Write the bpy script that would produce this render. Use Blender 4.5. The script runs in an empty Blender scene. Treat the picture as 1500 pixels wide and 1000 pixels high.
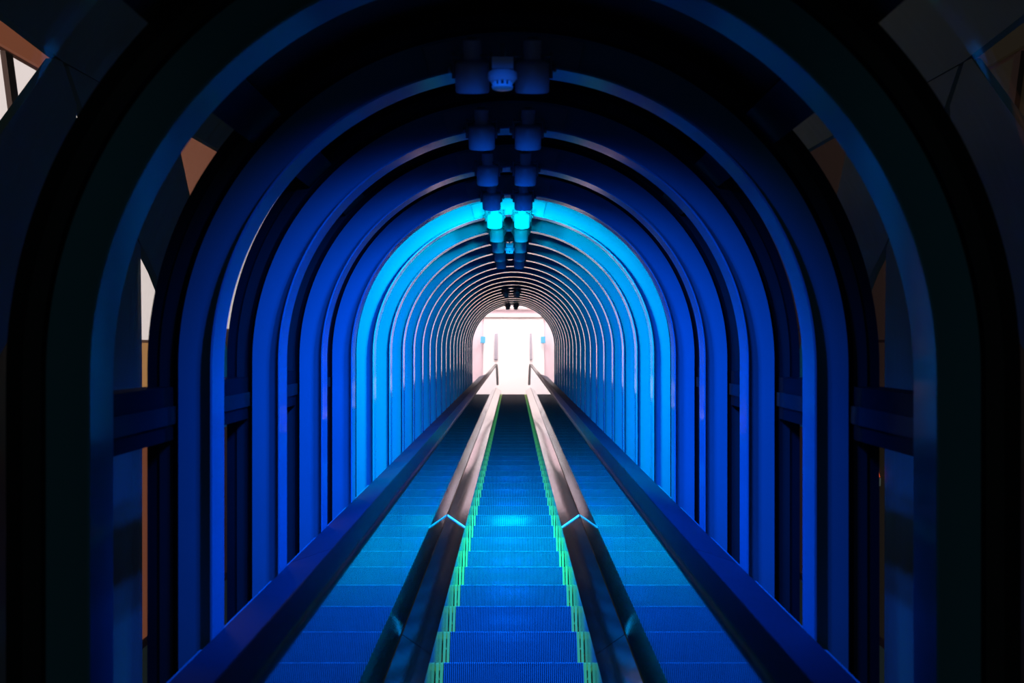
import bpy, bmesh, math
from mathutils import Vector, Matrix

# ------------------------------------------------------------------ basics
SC = bpy.context.scene
COL = SC.collection
ANG = math.radians(30.0)
CA, SA = math.cos(ANG), math.sin(ANG)
EYE = Vector((0.0, 0.0, 4.0))                 # camera position
FPX = 1345.0                                  # focal length in pixels of a 1500 px wide frame
EX = Vector((1, 0, 0))
AX = Vector((0, CA, SA))                      # up the slope
NX = Vector((0, -SA, CA))                     # square to the slope
H = 1.5                                       # eye above the step nosings, square to the slope


def S(x, u, d):
    """slope frame (across, square to slope, along slope) to world"""
    return EYE + EX * x + NX * u + AX * d


def obj(name, bm, mat=None, parent=None, smooth=False, loc=None):
    me = bpy.data.meshes.new(name)
    bmesh.ops.recalc_face_normals(bm, faces=bm.faces)
    if loc is not None:
        bmesh.ops.translate(bm, verts=bm.verts, vec=-loc)
    bm.to_mesh(me)
    bm.free()
    if smooth:
        for p in me.polygons:
            p.use_smooth = True
        me.set_sharp_from_angle(angle=math.radians(35))
    o = bpy.data.objects.new(name, me)
    COL.objects.link(o)
    if mat is not None:
        me.materials.append(mat)
    if parent is not None:
        o.parent = parent
        o.matrix_parent_inverse = Matrix.Identity(4)
        if loc is None:                      # the mesh is in world coordinates: undo the parents' offsets
            off, q = Vector((0, 0, 0)), parent
            while q is not None:
                off += q.location
                q = q.parent
            o.location = -off
    elif loc is not None:
        o.location = loc
    return o


def tag(o, label, cat, group=None, kind=None):
    o['label'] = label
    o['category'] = cat
    if group:
        o['group'] = group
    if kind:
        o['kind'] = kind
    return o


def thing(name, loc, label, cat, group=None):
    o = bpy.data.objects.new(name, None)
    o.empty_display_size = 0.1
    COL.objects.link(o)
    o.location = loc
    return tag(o, label, cat, group)


def structure(o, label=None):
    o['kind'] = 'structure'
    if label:
        o['label'] = label
    return o


ORD = ['nearest', 'second', 'third', 'fourth', 'fifth', 'sixth', 'seventh', 'eighth', 'ninth', 'tenth', 'eleventh',
       'twelfth', 'thirteenth', 'fourteenth', 'fifteenth', 'sixteenth', 'seventeenth', 'eighteenth', 'nineteenth',
       'twentieth', 'twenty-first', 'twenty-second', 'twenty-third', 'farthest']

# ------------------------------------------------------------------ materials


def mat_p(name, color, rough=0.5, metal=0.0, spec=0.5, noise=None, emis=None, estr=0.0, coat=0.0, bump=None):
    m = bpy.data.materials.new(name)
    m.use_nodes = True
    nt = m.node_tree
    b = nt.nodes['Principled BSDF']
    b.inputs['Base Color'].default_value = (*color, 1)
    b.inputs['Roughness'].default_value = rough
    b.inputs['Metallic'].default_value = metal
    b.inputs['Specular IOR Level'].default_value = spec
    b.inputs['Coat Weight'].default_value = coat
    if noise or bump:
        tc = nt.nodes.new('ShaderNodeTexCoord')
        mp = nt.nodes.new('ShaderNodeMapping')
        nz = nt.nodes.new('ShaderNodeTexNoise')
        nt.links.new(tc.outputs['Object'], mp.inputs['Vector'])
        nt.links.new(mp.outputs['Vector'], nz.inputs['Vector'])
        nz.inputs['Detail'].default_value = 6
    if noise:
        scale, amount = noise
        nz.inputs['Scale'].default_value = scale
        mx = nt.nodes.new('ShaderNodeMix')
        mx.data_type = 'RGBA'
        mx.inputs['A'].default_value = (*[c * (1 - amount) for c in color], 1)
        mx.inputs['B'].default_value = (*[min(1, c * (1 + amount)) for c in color], 1)
        nt.links.new(nz.outputs['Fac'], mx.inputs['Factor'])
        nt.links.new(mx.outputs['Result'], b.inputs['Base Color'])
        mr = nt.nodes.new('ShaderNodeMapRange')
        mr.inputs['To Min'].default_value = rough * 0.8
        mr.inputs['To Max'].default_value = min(1, rough * 1.2)
        nt.links.new(nz.outputs['Fac'], mr.inputs['Value'])
        nt.links.new(mr.outputs['Result'], b.inputs['Roughness'])
    if bump:
        scale, strength = bump
        nb = nt.nodes.new('ShaderNodeTexNoise')
        nb.inputs['Scale'].default_value = scale
        nt.links.new(mp.outputs['Vector'], nb.inputs['Vector'])
        bp = nt.nodes.new('ShaderNodeBump')
        bp.inputs['Strength'].default_value = strength
        bp.inputs['Distance'].default_value = 0.01
        nt.links.new(nb.outputs['Fac'], bp.inputs['Height'])
        nt.links.new(bp.outputs['Normal'], b.inputs['Normal'])
    if emis:
        b.inputs['Emission Color'].default_value = (*emis, 1)
        b.inputs['Emission Strength'].default_value = estr
    return m


def mat_glass(name, tint, power, base, rough=0.02):
    """thin glass: see-through facing on, mirror-like at a glancing angle"""
    m = bpy.data.materials.new(name)
    m.use_nodes = True
    nt = m.node_tree
    nt.nodes.clear()
    out = nt.nodes.new('ShaderNodeOutputMaterial')
    mix = nt.nodes.new('ShaderNodeMixShader')
    tr = nt.nodes.new('ShaderNodeBsdfTransparent')
    tr.inputs['Color'].default_value = (*tint, 1)
    gl = nt.nodes.new('ShaderNodeBsdfGlossy')
    gl.inputs['Roughness'].default_value = rough
    gl.inputs['Color'].default_value = (0.93, 0.97, 1, 1)
    lw = nt.nodes.new('ShaderNodeLayerWeight')
    pw = nt.nodes.new('ShaderNodeMath')
    pw.operation = 'POWER'
    pw.inputs[1].default_value = power
    md = nt.nodes.new('ShaderNodeMath')
    md.operation = 'MULTIPLY_ADD'
    md.inputs[1].default_value = 1 - base
    md.inputs[2].default_value = base
    lw.inputs['Blend'].default_value = 0.5
    nt.links.new(lw.outputs['Facing'], pw.inputs[0])
    nt.links.new(pw.outputs[0], md.inputs[0])
    nt.links.new(md.outputs[0], mix.inputs['Fac'])
    nt.links.new(tr.outputs[0], mix.inputs[1])
    nt.links.new(gl.outputs[0], mix.inputs[2])
    nt.links.new(mix.outputs[0], out.inputs['Surface'])
    return m


M_RIB = mat_p('rib_paint', (0.06, 0.26, 0.36), 0.40, 0.0, 0.3, noise=(3.0, 0.08))
M_FLANGE = mat_p('flange_paint', (0.06, 0.31, 0.48), 0.10, 0.0, 0.15, noise=(3.0, 0.06))
M_FRAME = mat_p('window_frame_paint', (0.012, 0.013, 0.018), 0.6, 0.0, 0.2, noise=(5.0, 0.15))
M_RAIL = mat_p('side_rail_paint', (0.035, 0.035, 0.04), 0.5, 0.0, 0.25)
M_PLATE = mat_p('lamp_plate_paint', (0.18, 0.28, 0.34), 0.4)
M_LAMP = mat_p('lamp_housing_paint', (0.42, 0.42, 0.44), 0.35, 0.0, 0.5)
M_YOKE = mat_p('lamp_yoke_paint', (0.12, 0.12, 0.13), 0.4)
M_WHITE = mat_p('detector_plastic', (0.85, 0.85, 0.85), 0.4)
M_DARK = mat_p('dark_slot', (0.02, 0.02, 0.02), 0.6)
M_CEIL = mat_p('vault_panel_paint', (0.05, 0.05, 0.055), 0.6, noise=(4, 0.2))
M_STEP = mat_p('step_aluminium', (0.22, 0.22, 0.23), 0.6, 0.0, 0.35, noise=(9.0, 0.18), coat=0.14)
M_STEP.node_tree.nodes['Principled BSDF'].inputs['Coat Roughness'].default_value = 0.15
M_NOSE = mat_p('step_nosing_pale', (0.50, 0.50, 0.52), 0.5, 0.0, 0.5)  # paler tone for the thin top row of the riser cleats
M_GROOVE = mat_p('step_groove_paint', (0.02, 0.02, 0.025), 0.6, 0.0, 0.2)
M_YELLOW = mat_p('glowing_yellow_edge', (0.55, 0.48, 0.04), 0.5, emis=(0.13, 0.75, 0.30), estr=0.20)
M_SKIRT = mat_p('skirt_stainless', (0.32, 0.32, 0.34), 0.12, 1.0)
M_DECK = mat_p('inner_deck_stainless', (0.26, 0.25, 0.26), 0.09, 1.0, bump=(5.0, 0.06))
M_JOINT = mat_p('joint_cover_bright', (0.9, 0.92, 0.95), 0.3, 0.2)
M_OUTER = mat_p('outer_deck_coated', (0.034, 0.045, 0.09), 0.6, 0.0, 0.1, noise=(2.0, 0.1))
M_RUBBER = mat_p('handrail_rubber', (0.010, 0.010, 0.012), 0.42, 0.0, 0.15)
M_GUIDE = mat_p('handrail_guide_steel', (0.25, 0.25, 0.27), 0.3, 1.0)
M_GLASS = mat_glass('balustrade_glass', (0.75, 0.82, 0.84), 2.6, 0.05)
M_PANE = mat_glass('tube_window_glass', (0.86, 0.92, 0.92), 5.0, 0.04)
M_TRUSS = mat_p('truss_green_grey_paint', (0.26, 0.32, 0.31), 0.9, 0.0, 0.05, noise=(2.0, 0.15))
M_LOBBY = mat_p('lobby_plaster', (0.86, 0.80, 0.80), 0.7, noise=(2.0, 0.02))
M_LOBBYP = mat_p('lobby_mauve_plaster', (0.62, 0.50, 0.56), 0.7, noise=(2.0, 0.02))
M_LOBBYG = mat_p('lobby_grey_metal', (0.30, 0.28, 0.34), 0.4, 0.3)
M_LOBBYF = mat_p('lobby_floor_stone', (0.65, 0.62, 0.60), 0.3, noise=(5.0, 0.05))
M_SIGN = mat_p('sign_blue', (0.05, 0.36, 0.62), 0.5)


def mat_emit(name, color, strength):
    return mat_p(name, (0.02, 0.02, 0.02), 0.4, emis=color, estr=strength)


M_LENS = mat_emit('blue_lamp_lens', (0.0, 0.15, 1.0), 3.0)
M_LENSOFF = mat_p('dark_lamp_lens', (0.03, 0.03, 0.04), 0.1)
M_TUBE = mat_emit('lobby_light_diffuser', (1.0, 0.93, 0.90), 4.0)

# ------------------------------------------------------------------ mesh helpers


def add_box_slope(bm, x0, x1, u0, u1, d0, d1):
    vs = [bm.verts.new(S(x, u, d)) for d in (d0, d1) for u in (u0, u1) for x in (x0, x1)]
    for f in ((0, 1, 3, 2), (4, 6, 7, 5), (0, 4, 5, 1), (2, 3, 7, 6), (0, 2, 6, 4), (1, 5, 7, 3)):
        bm.faces.new([vs[i] for i in f])


def add_box(bm, x0, x1, y0, y1, z0, z1):
    vs = [bm.verts.new((x, y, z)) for z in (z0, z1) for y in (y0, y1) for x in (x0, x1)]
    for f in ((0, 1, 3, 2), (4, 6, 7, 5), (0, 4, 5, 1), (2, 3, 7, 6), (0, 2, 6, 4), (1, 5, 7, 3)):
        bm.faces.new([vs[i] for i in f])


def add_prism_slope(bm, pts, x0, x1):
    """polygon given as (d, u), extruded across from x0 to x1"""
    a = [bm.verts.new(S(x0, u, d)) for d, u in pts]
    b = [bm.verts.new(S(x1, u, d)) for d, u in pts]
    n = len(pts)
    bm.faces.new(a)
    bm.faces.new(b[::-1])
    for i in range(n):
        j = (i + 1) % n
        bm.faces.new((a[i], b[i], b[j], a[j]))


def add_lathe(bm, profile, origin, axis, seg=24):
    """profile of (radius, height along axis)"""
    axis = axis.normalized()
    t = Vector((1, 0, 0))
    if abs(axis.dot(t)) > 0.9:
        t = Vector((0, 1, 0))
    e1 = axis.cross(t).normalized()
    e2 = axis.cross(e1)
    rings = []
    for r, h in profile:
        rings.append([bm.verts.new(origin + axis * h + (e1 * math.cos(2 * math.pi * i / seg) + e2 * math.sin(2 * math.pi * i / seg)) * r)
                      for i in range(seg)])
    for a, b in zip(rings, rings[1:]):
        for i in range(seg):
            j = (i + 1) % seg
            bm.faces.new((a[i], a[j], b[j], b[i]))
    bm.faces.new(rings[0][::-1])
    bm.faces.new(rings[-1])


# ------------------------------------------------------------------ the vault profile
R = 1.0
SPRING = -0.082           # the arch springs this far below the eye line
LEG = -1.34               # the legs run down behind the outer deck


def arch_pts(r, a0=None, a1=None, seg=96):
    """(x, u) along the arch; a0..a1 in radians from +x limits it to the curved part"""
    if a0 is None:
        p = [(r, LEG), (r, (LEG + SPRING) / 2), (r, SPRING)]
        p += [(r * math.cos(math.pi * i / seg), SPRING + r * math.sin(math.pi * i / seg)) for i in range(1, seg)]
        p += [(-r, SPRING), (-r, (LEG + SPRING) / 2), (-r, LEG)]
        return p
    return [(r * math.cos(a0 + (a1 - a0) * i / seg), SPRING + r * math.sin(a0 + (a1 - a0) * i / seg)) for i in range(seg + 1)]


def add_arch(bm, r0, r1, d0, d1, a0=None, a1=None, seg=96, legs=None):
    if legs is not None:      # a side piece: part of the curve and the leg below it; legs = +1 right, -1 left
        def side(r):
            p = [(r, LEG), (r, SPRING)]
            n = 24
            p += [(r * math.cos(a1 * i / n), SPRING + r * math.sin(a1 * i / n)) for i in range(1, n + 1)]
            return [(legs * x, u) for x, u in p]
        pi, po = side(r0), side(r1)
    else:
        pi, po = arch_pts(r0, a0, a1, seg), arch_pts(r1, a0, a1, seg)
    rings = []
    for (xi, ui), (xo, uo) in zip(pi, po):
        rings.append([bm.verts.new(S(xi, ui, d0)), bm.verts.new(S(xo, uo, d0)), bm.verts.new(S(xo, uo, d1)), bm.verts.new(S(xi, ui, d1))])
    for a, b in zip(rings, rings[1:]):
        for i in range(4):
            j = (i + 1) % 4
            bm.faces.new((a[i], a[j], b[j], b[i]))
    bm.faces.new(rings[0])
    bm.faces.new(rings[-1][::-1])


# ------------------------------------------------------------------ arch ribs
D0, PITCH, NR = 2.17, 0.88, 24
DK = [D0 + PITCH * k for k in range(NR)]
LAMP_RIBS = [0, 1, 2, 3, 4, 5, 6, 7, 8, 9, 16, 23]
PURLIN = math.radians(44)


def rib_label(k):
    if k == 0:
        return 'nearest dark blue arch rib framing the whole tunnel view'
    if k == 5:
        return 'bright cyan-lit arch rib behind the brightest lamps, sixth arch up the tunnel'
    if k < 11:
        return 'blue-lit painted arch rib over the escalator, %s arch counted up the tunnel' % ORD[k]
    if k == NR - 1:
        return 'farthest arch rib at the mouth of the bright white lobby'
    return 'dark arch rib with thin pinkish bright inner edge, %s arch counted up the tunnel' % ORD[k]


for k, d in enumerate(DK):
    t = thing('arch_rib', S(0, LEG, d), rib_label(k), 'arch rib', 'arch ribs of the escalator tunnel')
    bm = bmesh.new(); add_arch(bm, R, R + 0.007, d, d + 0.125); obj('inner_flange', bm, M_FLANGE, t, True)
    bm = bmesh.new(); add_arch(bm, R + 0.0075, R + 0.133, d + 0.055, d + 0.068); obj('web_plate', bm, M_RIB, t, True)
    bm = bmesh.new(); add_arch(bm, R + 0.1335, R + 0.26, d + 0.11, d + 0.20); obj('outer_frame', bm, M_FRAME, t, True)
    bm = bmesh.new(); add_arch(bm, R + 0.168, R + 0.213, d + 0.098, d + 0.1095); obj('frame_cover', bm, M_RAIL, t, True)
    # bay beyond this rib: low sill plates, side rails and the two upper purlins
    dn = d + PITCH
    if k < NR - 1:
        for s in (-1, 1):
            bm = bmesh.new(); add_box_slope(bm, min(s * 1.0, s * 1.04), max(s * 1.0, s * 1.04), -1.06, -1.018, d + 0.126, dn - 0.002)
            obj('sill_plate', bm, M_RIB, t)
            bm = bmesh.new(); add_box_slope(bm, min(s * 1.16, s * 1.26), max(s * 1.16, s * 1.26), -0.33, -0.15, d + 0.201, dn + 0.087)
            r_ = obj('side_rail', bm, M_FRAME, t)
            bm = bmesh.new(); add_box_slope(bm, min(s * 1.15, s * 1.159), max(s * 1.15, s * 1.159), -0.275, -0.215, d + 0.201, dn + 0.087)
            obj('rail_cover', bm, M_RAIL, r_)
            bm = bmesh.new()
            a = PURLIN if s > 0 else math.pi - PURLIN
            add_arch(bm, 1.17, 1.26, d + 0.201, dn + 0.087, a - 0.06, a + 0.06, 6)
            obj('purlin', bm, M_FRAME, t)
    # lamp mounting plate
    if k in LAMP_RIBS:
        bm = bmesh.new(); add_arch(bm, R + 0.014, R + 0.116, d + 0.036, d + 0.0545, math.pi / 2 - 0.213, math.pi / 2 + 0.277, 16)
        obj('mounting_plate', bm, M_PLATE, t)

# ------------------------------------------------------------------ lamps


def lamp_label(k, s):
    side = 'left' if s < 0 else 'right'
    if k == 5:
        return 'brightly lit cyan spotlight, %s one of the pair on the brightest arch' % side
    if k == 23:
        return 'small dark spotlight against the white lobby, %s one of the farthest pair' % side
    if k == 0:
        return 'dark spotlight on the nearest arch at the top edge, %s one of the pair' % side
    if k == 16:
        return 'small dark spotlight high in the dark arches, %s one of the isolated pair' % side
    return 'dark blue cylindrical spotlight, %s one of the pair on the %s arch' % (side, ORD[k])


SPOT = {0: 95, 1: 150, 2: 165, 3: 185, 4: 410, 5: 140, 6: 110, 7: 70, 8: 50, 9: 40}


ROW = -0.036     # the lamp row runs slightly left of the tunnel axis


def make_lamp(k, s):
    d = DK[k]
    x = ROW + s * 0.098
    t = thing('spotlight', S(x, 0.97, d + 0.012), lamp_label(k, s), 'spotlight', 'spotlights in pairs along the tunnel crown')
    axis = (-NX * math.cos(math.radians(20)) + AX * math.sin(math.radians(20))).normalized()
    top = S(x, 0.968, d - 0.085)
    # bracket arm off the plate, then the neck
    bm = bmesh.new(); add_box_slope(bm, x - 0.016, x + 0.016, 0.955, 0.985, d - 0.095, d + 0.013); obj('bracket', bm, M_YOKE, t)
    bm = bmesh.new()
    add_lathe(bm, [(0.024, -0.012), (0.030, -0.008), (0.030, 0.048), (0.034, 0.052)], top, axis, 24)
    obj('neck', bm, M_LAMP, t, True)
    bm = bmesh.new()
    add_lathe(bm, [(0.040, 0.052), (0.053, 0.060), (0.056, 0.066), (0.056, 0.150), (0.053, 0.155), (0.046, 0.153)], top, axis, 32)
    obj('housing', bm, M_LAMP, t, True)
    bm = bmesh.new(); add_lathe(bm, [(0.044, 0.1535), (0.044, 0.1555)], top, axis, 24)
    obj('lens', bm, M_LENS if k in SPOT else M_LENSOFF, t)
    # yoke arms with knobs
    for q in (-1, 1):
        bm = bmesh.new()
        c = top + EX * (q * 0.061)
        add_lathe(bm, [(0.006, 0.028), (0.006, 0.110)], c, axis, 8)
        y = obj('yoke_arm', bm, M_YOKE, t)
        bm = bmesh.new()
        add_lathe(bm, [(0.010, 0.0), (0.014, 0.004), (0.014, 0.008), (0.010, 0.011)], c + axis * 0.078 + EX * (q * 0.0062), EX * q, 12)
        obj('knob', bm, M_YOKE, y, True)
    bm = bmesh.new()
    add_box_slope(bm, x - 0.063, x + 0.063, 0.925, 0.932, d - 0.086, d - 0.072)
    obj('yoke_bar', bm, M_YOKE, t)
    return top, axis


for k in LAMP_RIBS:
    for s in (-1, 1):
        top, axis = make_lamp(k, s)
        if k in SPOT:
            L = bpy.data.lights.new('blue_spot', 'SPOT')
            L.energy = SPOT[k]
            L.spot_size = math.radians(132 if k == 4 else (105 if k == 0 else 126))
            L.spot_blend = 1.0 if k == 4 else 0.85
            L.shadow_soft_size = 0.04
            L.color = (0.0, 0.66, 1.0) if k == 4 else (0.0, 0.12, 1.0)
            lo = bpy.data.objects.new('blue_spot', L)
            COL.objects.link(lo)
            tilt = 48 if k == 4 else (43 if k == 0 else 34)
            ax = (-NX * math.cos(math.radians(tilt)) + AX * math.sin(math.radians(tilt)))
            lo.location = top + axis * 0.165
            lo.rotation_mode = 'QUATERNION'
            lo.rotation_quaternion = ax.to_track_quat('-Z', 'Y')

# smoke detectors between the lamps
for k, lab in ((1, 'white smoke detector with slotted dome between the nearest pair of spotlights'),
               (7, 'small white smoke detector between spotlights farther up the tunnel')):
    d = DK[k]
    t = thing('smoke_detector', S(-0.03, 0.9, d), lab, 'smoke detector')
    bm = bmesh.new(); add_box_slope(bm, -0.066, 0.000, 0.845, 0.880, d - 0.225, d - 0.160); obj('mounting_box', bm, M_WHITE, t)
    bm = bmesh.new(); add_box_slope(bm, -0.042, -0.026, 0.928, 0.934, d - 0.1799, d + 0.0345); add_box_slope(bm, -0.042, -0.026, 0.8805, 0.934, d - 0.190, d - 0.180); obj('mounting_arm', bm, M_YOKE, t)
    bm = bmesh.new()
    add_lathe(bm, [(0.038, 0.0), (0.046, 0.006), (0.046, 0.022), (0.036, 0.034)], S(-0.034, 0.844, d - 0.193), -NX, 32)
    obj('detector_dome', bm, M_WHITE, t, True)
    bm = bmesh.new()
    for i in range(10):
        a = 2 * math.pi * i / 10
        c = S(-0.034 + 0.027 * math.cos(a), 0.805, d - 0.193 + 0.027 * math.sin(a))
        add_lathe(bm, [(0.005, -0.005), (0.005, 0.008)], c, -NX, 6)
    obj('dome_slots', bm, M_WHITE, t)
    bm = bmesh.new(); add_lathe(bm, [(0.034, 0.047), (0.032, 0.053), (0.02, 0.056)], S(-0.034, 0.844, d - 0.193), -NX, 32)
    obj('dome_cap', bm, M_WHITE, t, True)
    bm = bmesh.new(); add_lathe(bm, [(0.020, 0.0341), (0.020, 0.0469)], S(-0.034, 0.844, d - 0.193), -NX, 16)
    obj('sensor_core', bm, M_DARK, t, True)

# ------------------------------------------------------------------ vault skin: crown panels and side windows
bm = bmesh.new()
add_arch(bm, 1.2615, 1.28, 0.6, DK[-1] + 0.2, PURLIN, math.pi - PURLIN, 48)
structure(obj('ceiling', bm, M_CEIL, None, True), 'dark opaque panels along the tunnel crown')
n = 0
edges = [0.6] + [d + 0.15 for d in DK]
for i in range(len(edges) - 1):
    for s in (-1, 1):
        n += 1
        bm = bmesh.new()
        add_arch(bm, 1.2615, 1.2715, edges[i] + 0.002, edges[i + 1] - 0.002, a0=None, a1=PURLIN, legs=s)
        structure(obj('window_%d' % n, bm, M_PANE, None, True))

# ------------------------------------------------------------------ escalator path
D_START, D_END, RC, FLAT = -1.6, 26.8, 3.0, 0.35


def path(t):
    """nosing line: distance along it -> (y, z, tangent angle)"""
    L1 = D_END
    if t <= L1:
        p = S(0, -H, t)
        return p.y, p.z, ANG
    p = S(0, -H, L1)
    arc = RC * ANG
    if t <= L1 + arc:
        a = ANG - (t - L1) / RC
        return p.y + RC * (math.sin(ANG) - math.sin(a)), p.z + RC * (math.cos(a) - math.cos(ANG)), a
    y = p.y + RC * math.sin(ANG)
    z = p.z + RC * (1 - math.cos(ANG))
    return y + (t - L1 - arc), z, 0.0


T_TOP = D_END + RC * ANG
STATIONS = [D_START, D_END] + [D_END + RC * ANG * i / 8 for i in range(1, 9)] + [T_TOP + FLAT]
LANDING_Z = path(T_TOP)[1]


def sweep(bm, profile, stations):
    rings = []
    for t in stations:
        y, z, a = path(t)
        nx = Vector((0, -math.sin(a), math.cos(a)))
        o = Vector((0, y, z))
        rings.append([bm.verts.new(o + EX * x + nx * h) for x, h in profile])
    m = len(profile)
    for a, b in zip(rings, rings[1:]):
        for i in range(m):
            j = (i + 1) % m
            bm.faces.new((a[i], a[j], b[j], b[i]))
    bm.faces.new(rings[0][::-1])
    bm.faces.new(rings[-1])


def sub_stations(t0, t1):
    return [t0] + [t for t in STATIONS if t0 + 1e-4 < t < t1 - 1e-4] + [t1]


def mirror(profile, s):
    return [(s * x, h) for x, h in profile]


def rounded(cx, cy, w, h, r, n=5):
    pts = []
    for qx, qy, a0 in ((1, 1, 0), (-1, 1, 90), (-1, -1, 180), (1, -1, 270)):
        for i in range(n + 1):
            a = math.radians(a0 + 90 * i / n)
            pts.append((cx + qx * (w / 2 - r) + r * math.cos(a), cy + qy * (h / 2 - r) + r * math.sin(a)))
    return pts


JOINTS = [D_START, 1.6, 4.1, 6.93, 10.4, 13.3, 16.2, 19.1, 22.0, 24.9, T_TOP + FLAT]
for s, side in ((-1, 'left'), (1, 'right')):
    t = thing('balustrade', S(s * 0.6, -H, D_START), '%s glass balustrade with steel inner deck and dark outer deck beside the moving steps' % side,
              'balustrade', 'two balustrades of the escalator')
    bm = bmesh.new(); sweep(bm, mirror([(0.366, -0.32), (0.372, -0.32), (0.372, 0.106), (0.366, 0.106)], s), STATIONS); obj('skirt_panel', bm, M_SKIRT, t)
    for i in range(len(JOINTS) - 1):
        a, b = JOINTS[i], JOINTS[i + 1]
        st = sub_stations(a + 0.004, b - 0.004)
        bm = bmesh.new(); sweep(bm, mirror([(0.366, 0.107), (0.3735, 0.103), (0.496, 0.188), (0.496, 0.198)], s), st); obj('inner_deck', bm, M_DECK, t)
        bm = bmesh.new(); sweep(bm, mirror([(0.500, 0.15), (0.512, 0.15), (0.512, 0.846), (0.500, 0.846)], s), st); obj('glass_panel', bm, M_GLASS, t)
        bm = bmesh.new(); sweep(bm, mirror([(0.536, -0.3), (0.56, -0.3), (0.56, 0.77), (0.62, 0.62), (0.994, 0.495), (0.994, 0.520), (0.625, 0.645), (0.57, 0.795), (0.536, 0.795)], s), st)
        obj('outer_deck', bm, M_OUTER, t)
    bm = bmesh.new(); sweep(bm, mirror([(0.365, 0.1095), (0.365, 0.1115), (0.496, 0.2025), (0.496, 0.2005)], s), [6.90, 6.955]); obj('joint_cover', bm, M_JOINT, t)
    bm = bmesh.new(); sweep(bm, mirror([(0.494, 0.8465), (0.518, 0.8465), (0.518, 0.8555), (0.494, 0.8555)], s), STATIONS); obj('handrail_guide', bm, M_GUIDE, t)
    bm = bmesh.new(); sweep(bm, mirror(rounded(0.506, 0.872, 0.082, 0.032, 0.013), s), STATIONS)
    h = obj('handrail', bm, M_RUBBER, None, True)
    tag(h, 'black rubber handrail running up the %s side of the escalator' % side, 'handrail', 'two handrails of the escalator')

# ------------------------------------------------------------------ steps
SW = 0.362      # half width
CP = 0.0092     # cleat pitch
GO = 0.4


def cleat_line(x0, x1):
    """zig-zag (x, raised) across the step"""
    n = int(round((x1 - x0) / CP))
    p = (x1 - x0) / n
    out = []
    for i in range(n):
        x = x0 + p * i
        out += [(x, 0), (x + p * 0.44, 0), (x + p * 0.48, 1), (x + p * 0.96, 1)]
    out.append((x1, 0))
    return out


EDGE = 0.034


def riser_mesh():
    bm = bmesh.new()
    rows = []
    # a gently curved riser: local y forward (up the escalator), z up; nosing at the origin
    prof = [(0.0015, 0.0), (0.0, -0.0028), (0.001, -0.05), (0.003, -0.10), (0.006, -0.15), (0.011, -0.20), (0.016, -0.236)]
    for y, z in prof:
        rows.append([bm.verts.new((x, y + (0 if up else 0.010), z)) for x, up in cleat_line(-SW + EDGE, SW - EDGE)])
    for r, (a, b) in enumerate(zip(rows, rows[1:])):
        for i in range(len(a) - 1):
            f = bm.faces.new((a[i], a[i + 1], b[i + 1], b[i]))
            f.material_index = (2 if r == 0 else 0) if i % 4 == 2 else 1
    me = bpy.data.meshes.new('riser'); bm.normal_update(); bm.to_mesh(me); bm.free(); me.materials.append(M_STEP); me.materials.append(M_GROOVE); me.materials.append(M_NOSE)
    return me


def tread_mesh():
    bm = bmesh.new()
    rows = []
    for y in (0.004, 0.395):
        rows.append([bm.verts.new((x, y, 0.0 if up else -0.008)) for x, up in cleat_line(-SW + EDGE, SW - EDGE)])
    for i in range(len(rows[0]) - 1):
        f = bm.faces.new((rows[0][i], rows[0][i + 1], rows[1][i + 1], rows[1][i]))
        f.material_index = 0 if i % 4 == 2 else 1
    # under-plate closes the step body
    v = [bm.verts.new(p) for p in ((-SW, 0.03, -0.03), (SW, 0.03, -0.03), (SW, 0.395, -0.03), (-SW, 0.395, -0.03))]
    bm.faces.new(v)
    me = bpy.data.meshes.new('tread'); bm.normal_update(); bm.to_mesh(me); bm.free(); me.materials.append(M_STEP); me.materials.append(M_GROOVE); me.materials.append(M_NOSE)
    return me


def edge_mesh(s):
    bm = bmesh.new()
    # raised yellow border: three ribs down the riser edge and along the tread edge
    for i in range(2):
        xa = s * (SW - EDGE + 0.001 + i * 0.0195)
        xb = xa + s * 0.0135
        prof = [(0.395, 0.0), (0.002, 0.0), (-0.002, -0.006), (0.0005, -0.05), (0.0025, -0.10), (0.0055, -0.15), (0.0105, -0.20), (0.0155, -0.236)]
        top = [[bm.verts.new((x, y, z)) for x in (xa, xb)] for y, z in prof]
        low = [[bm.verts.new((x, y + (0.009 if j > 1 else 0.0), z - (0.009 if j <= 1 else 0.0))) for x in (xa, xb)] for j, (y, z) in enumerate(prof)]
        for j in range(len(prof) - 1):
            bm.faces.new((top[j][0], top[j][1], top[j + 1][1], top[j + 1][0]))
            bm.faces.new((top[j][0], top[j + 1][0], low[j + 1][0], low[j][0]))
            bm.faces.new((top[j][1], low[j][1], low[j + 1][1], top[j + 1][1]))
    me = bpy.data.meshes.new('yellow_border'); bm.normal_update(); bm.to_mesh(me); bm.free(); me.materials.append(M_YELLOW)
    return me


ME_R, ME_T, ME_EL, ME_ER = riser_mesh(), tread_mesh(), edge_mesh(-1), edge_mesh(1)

# nosing positions: every 0.4 m of level distance
y_first = path(1.35)[0]


def z_of_y(y):
    lo, hi = D_START - 3, T_TOP + FLAT
    for _ in range(50):
        m = (lo + hi) / 2
        if path(m)[0] < y:
            lo = m
        else:
            hi = m
    return path(lo)[1], lo


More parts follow.
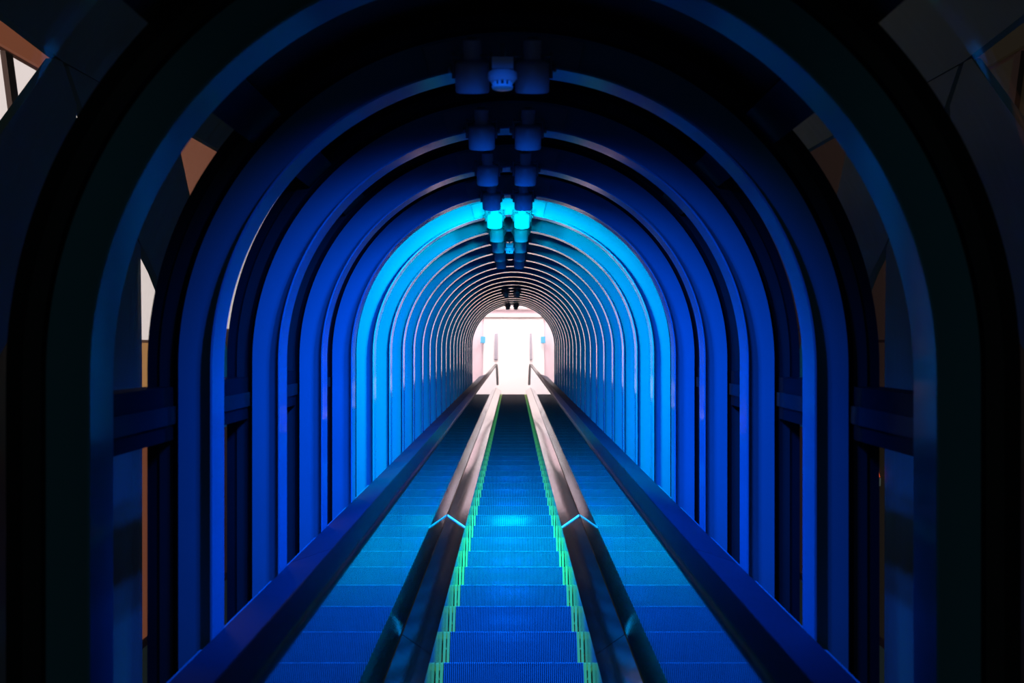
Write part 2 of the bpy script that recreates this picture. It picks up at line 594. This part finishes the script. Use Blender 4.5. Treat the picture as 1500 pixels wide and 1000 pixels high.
# one nosing lands on the line 468 px below the vanishing point in the photograph (4.31 m away)
y_ref = path(2017.5 / 468.0)[0]
ys = [y_ref + GO * i for i in range(-9, 60)]
y_land = path(T_TOP)[0]
ys = [y for y in ys if y > path(D_START)[0] + 0.1 and y < y_land - 0.41]
seen = 0
for y in ys:
    z, tt = z_of_y(y)
    off = 2017.5 / tt if tt > 0 else 9e9
    in_view = off < 500
    if off > 600:
        continue
    if in_view:
        seen += 1
    if not in_view:
        lab = 'ribbed metal escalator step just below the bottom edge of the view'
    elif seen == 1:
        lab = 'nearest ribbed metal escalator step at the bottom edge, glowing yellow-green borders'
    elif seen <= 24:
        lab = 'ribbed blue-lit escalator step, %s step counted up from the bottom edge' % ORD[seen - 1].replace('farthest', 'twenty-fourth')
    else:
        lab = 'small ribbed escalator step in the upper run below the bright landing'
    t = thing('escalator_step', (0, y, z), lab, 'escalator step', 'steps of the escalator')
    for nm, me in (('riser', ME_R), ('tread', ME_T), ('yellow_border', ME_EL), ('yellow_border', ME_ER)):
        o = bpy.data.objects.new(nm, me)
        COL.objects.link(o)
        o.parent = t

# ------------------------------------------------------------------ upper lobby
yl = path(T_TOP)[0]
bm = bmesh.new(); add_box(bm, -0.364, 0.364, yl - 0.0, yl + 0.55, LANDING_Z - 0.06, LANDING_Z)
c = obj('comb_plate', bm, M_GUIDE); tag(c, 'steel comb plate at the head of the escalator steps', 'comb plate')
YB = 27.0       # back wall
bm = bmesh.new(); add_box(bm, -3.0, 3.0, yl + 0.551, YB + 0.2, LANDING_Z - 0.3, LANDING_Z - 0.001)
structure(obj('floor', bm, M_LOBBYF), 'pale lobby floor at the top of the escalator')
ZC = LANDING_Z + 6.6
bm = bmesh.new(); add_box(bm, -3.0, 3.0, YB, YB + 0.2, LANDING_Z, ZC); structure(obj('wall_back', bm, M_LOBBYP))
ys0 = 14.9
for s, nm in ((-1, 'wall_left'), (1, 'wall_right')):
    bm = bmesh.new(); add_box(bm, min(s * 3.0, s * 3.2), max(s * 3.0, s * 3.2), ys0, YB + 0.2, LANDING_Z - 4.0, ZC); structure(obj(nm, bm, M_LOBBY))
bm = bmesh.new(); add_box(bm, -3.2, 3.2, ys0, YB + 0.2, ZC, ZC + 0.2); structure(obj('ceiling', bm, M_LOBBY))


bm = bmesh.new(); add_arch(bm, 1.285, 3.35, 22.40, 22.58); structure(obj('wall_light_stop', bm, M_LOBBY))  # unseen slanted wall pieces, added to keep the lobby light from leaking outside
bm = bmesh.new(); add_box_slope(bm, -3.35, 3.35, 3.2, 8.8, 22.40, 22.58); structure(obj('wall_light_stop', bm, M_LOBBY))
for s in (-1, 1):
    bm = bmesh.new(); add_box_slope(bm, *sorted((s * 1.1, s * 3.35)), -1.95, -1.345, 22.40, 22.58); structure(obj('wall_light_stop', bm, M_LOBBY))
bm = bmesh.new(); add_box_slope(bm, -3.35, 3.35, -4.5, -1.955, 22.40, 22.58); structure(obj('wall_light_stop', bm, M_LOBBY))
bm = bmesh.new(); add_box(bm, -3.0, 3.0, 21.0, YB + 0.2, LANDING_Z - 4.2, LANDING_Z - 4.0); structure(obj('floor', bm, M_LOBBYF))  # unseen slab added below the lobby to close off leaking light


def on_back(px, py, y):
    """where the photograph's point falls on the plane at world y"""
    v = AX * FPX + EX * (px - 752) + NX * (502 - py)
    k = y / v.y
    return EYE.x + v.x * k, EYE.z + v.z * k


def back_box(bm, x0, y0, x1, y1, yw, th):
    xa, za = on_back(x0, y0, yw)
    xb, zb = on_back(x1, y1, yw)
    add_box(bm, xa, xb, yw, yw + th, min(za, zb), max(za, zb))


# recessed white lift front with surround
t = thing('lobby_portal', (0, YB - 0.1, LANDING_Z), 'bright white framed portal on the lobby back wall', 'portal')
xa, za = on_back(709, 466, YB - 0.06)
xb, _ = on_back(796, 466, YB - 0.06)
bm = bmesh.new(); add_box(bm, xa, xb, YB - 0.06, YB - 0.005, LANDING_Z, za); obj('white_panel', bm, M_LOBBY, t)
bm = bmesh.new(); back_box(bm, 706, 460.5, 799, 463.5, YB - 0.14, 0.13); obj('lintel_ledge', bm, M_LOBBY, t)
bm = bmesh.new(); back_box(bm, 706, 448.5, 799, 451, YB - 0.14, 0.13); obj('cornice', bm, M_LOBBY, t)
for s, a, b in ((-1, 724.5, 729), (1, 776, 779.5)):
    bm = bmesh.new(); back_box(bm, a, 488, b, 526, YB - 0.12, 0.058); obj('door_handle', bm, M_LOBBYG, t)
for a, b, side in ((704, 711, 'left'), (792, 799, 'right')):
    t = thing('wall_sign', (on_back((a + b) / 2, 497, YB - 0.2)[0], YB - 0.2, on_back(a, 502, YB - 0.2)[1]),
              'small blue square sign at the %s of the bright lobby portal' % side, 'sign', 'blue signs in the lobby')
    bm = bmesh.new(); back_box(bm, a, 492.5, b, 502, YB - 0.22, 0.02); obj('sign_face', bm, M_SIGN, t)
    bm = bmesh.new(); back_box(bm, (a + b) / 2 - 0.6, 494, (a + b) / 2 + 0.6, 500, YB - 0.1995, 0.1985); obj('sign_bracket', bm, M_LOBBYG, t)
# luminaires and their light
for i, x in enumerate((-1.2, 1.2)):
    t = thing('ceiling_light', (x, 24.4, ZC), 'long white %s lobby ceiling light' % ('left', 'right')[i], 'ceiling light')
    bm = bmesh.new(); add_box(bm, x - 0.25, x + 0.25, 22.2, 26.6, ZC - 0.08, ZC - 0.001); obj('light_frame', bm, M_LOBBY, t)
    bm = bmesh.new(); add_box(bm, x - 0.21, x + 0.21, 22.24, 26.56, ZC - 0.095, ZC - 0.081); obj('diffuser', bm, M_TUBE, t)
    L = bpy.data.lights.new('lobby_light', 'AREA')
    L.shape = 'RECTANGLE'
    L.size, L.size_y = 0.4, 4.2
    L.energy = 240
    L.color = (1.0, 0.90, 0.87)
    lo = bpy.data.objects.new('lobby_light', L); COL.objects.link(lo)
    lo.location = (x, 24.4, ZC - 0.12)

# ------------------------------------------------------------------ outside: steel bracing and the lit building
def truss(s):
    side = 'left' if s < 0 else 'right'
    t = thing('steel_truss', S(s * 2.4, -2.2, 5.5), 'grey-green diagonal steel bracing outside the %s tunnel windows' % side, 'steel bracing')
    xs = sorted((s * 2.4, s * 2.6))
    polys = [('top_chord', [(1.5, 1.56), (4.30, 1.545), (4.90, 1.50), (6.5, 1.55), (11.0, 1.66), (11.0, 2.3), (1.5, 2.3)]),
             ('diagonal_brace', [(4.89, 1.495), (4.81, 1.49), (4.3, 0.98), (2.6, -0.75), (3.6, -0.75), (4.95, 0.60), (5.05, 1.30)]),
             ('diagonal_brace', [(4.95, 1.494), (5.12, 1.30), (5.92, 0.634), (6.16, 0.467), (7.4, -0.70), (8.2, -0.70), (6.78, 1.14), (6.6, 1.41), (6.48, 1.545)]),
             ('post', [(5.1, 1.25), (5.92, 0.62), (5.945, -0.1), (5.95, -2.2), (4.96, -2.2), (4.96, 0.55)])]
    for j, (nm, p) in enumerate(polys):
        dx = 0.0 if j != 3 else 0.004
        x0, x1 = sorted((s * (2.4 + dx), s * (2.45 + dx)))
        bm = bmesh.new(); add_prism_slope(bm, p, x0, x1); obj(nm, bm, M_TRUSS, t)


truss(-1)
truss(1)
M_OR = mat_emit('lit_orange_glazing', (1.0, 0.27, 0.13), 0.22)
M_WH = mat_emit('lit_pale_glazing', (1.0, 0.76, 0.72), 1.15)
M_OR2 = mat_emit('lit_amber_glazing', (1.0, 0.42, 0.14), 0.55)
M_BR = mat_emit('dim_brown_glazing', (1.0, 0.62, 0.30), 0.012)
M_BR2 = mat_emit('dim_red_glazing', (1.0, 0.45, 0.36), 0.018)
M_MULL = mat_p('building_mullion', (0.16, 0.09, 0.07), 0.6)
for s in (-1, 1):
    side = 'left' if s < 0 else 'right'
    t = thing('building', S(s * 6.2, -5, 15), ('building with lit orange and white glazing seen through the left windows' if s < 0 else
              'building with dim brown glazing seen through the right windows'), 'building')
    panes = [((9.0, 3.50), (13.4, 6.0), M_OR, M_BR), ((9.0, 1.4), (13.4, 3.42), M_WH, M_BR),
             ((13.5, 2.25), (19.0, 5.5), M_OR, M_BR2), ((13.5, 0.05), (18.9, 2.2), M_WH, M_BR2), ((13.5, -1.2), (18.9, 0.0), M_OR2, M_BR2),
             ((13.5, -4.8), (18.9, -1.25), M_OR, M_BR), ((19.1, 0.3), (26.0, 5.5), M_WH, M_BR2), ((19.1, -4.8), (26.0, 0.25), M_BR2, M_BR2)]
    bm = bmesh.new(); add_box_slope(bm, *sorted((s * 6.06, s * 6.4)), -5.0, 6.3, 8.5, 26.5); obj('facade', bm, M_MULL, t)
    for (a, b), (c, e), ml, mr in panes:
        bm = bmesh.new(); add_box_slope(bm, *sorted((s * 6.0, s * 6.055)), b, e, a, c); obj('lit_window', bm, ml if s < 0 else mr, t)
    bm = bmesh.new(); add_prism_slope(bm, [(10.72, 3.41), (10.88, 3.41), (11.28, 1.9), (11.10, 1.9)], *sorted((s * 5.93, s * 5.995))); obj('diagonal_mullion', bm, M_MULL, t)

# small warning light outside on the right
t = thing('warning_light', S(2.38, -0.9, 5.96), 'tiny glowing orange light with pale base outside the right windows', 'warning light')
bm = bmesh.new(); add_lathe(bm, [(0.018, -0.85 + 0.85), (0.012, 0.03), (0.002, 0.05)], S(2.37, -0.872, 5.98), NX, 12); obj('glowing_cap', bm, mat_emit('orange_glow', (1, 0.10, 0.02), 1.6), t)
bm = bmesh.new(); add_lathe(bm, [(0.02, 0.0), (0.022, 0.05)], S(2.37, -0.93, 5.98), NX, 12); obj('pale_base', bm, mat_emit('pale_glow', (0.6, 0.65, 0.6), 0.12), t)

# ------------------------------------------------------------------ world, camera, view
W = bpy.data.worlds.new('night'); SC.world = W
W.use_nodes = True
bg = W.node_tree.nodes['Background']
bg.inputs['Color'].default_value = (0.70, 0.92, 0.90, 1)
bg.inputs['Strength'].default_value = 0.018

cam = bpy.data.cameras.new('camera')
co = bpy.data.objects.new('camera', cam); COL.objects.link(co)
co.location = EYE
co.rotation_euler = (math.radians(90) + ANG, 0, 0)
cam.sensor_width = 36.0
cam.lens = FPX / 1500 * 36
cam.shift_x = -2.0 / 1500
cam.shift_y = 2.0 / 1500
cam.clip_start = 0.02
cam.clip_end = 200
cam.dof.use_dof = True
cam.dof.focus_distance = 7.0
cam.dof.aperture_fstop = 3.2
SC.camera = co
SC.view_settings.view_transform = 'Standard'
SC.view_settings.look = 'None'
SC.view_settings.exposure = 0.0
SC.view_settings.gamma = 1.0
SC.cycles.max_bounces = 8
SC.cycles.transparent_max_bounces = 16
SC.cycles.glossy_bounces = 5
SC.cycles.sample_clamp_indirect = 4.0
SC.cycles.use_denoising = True
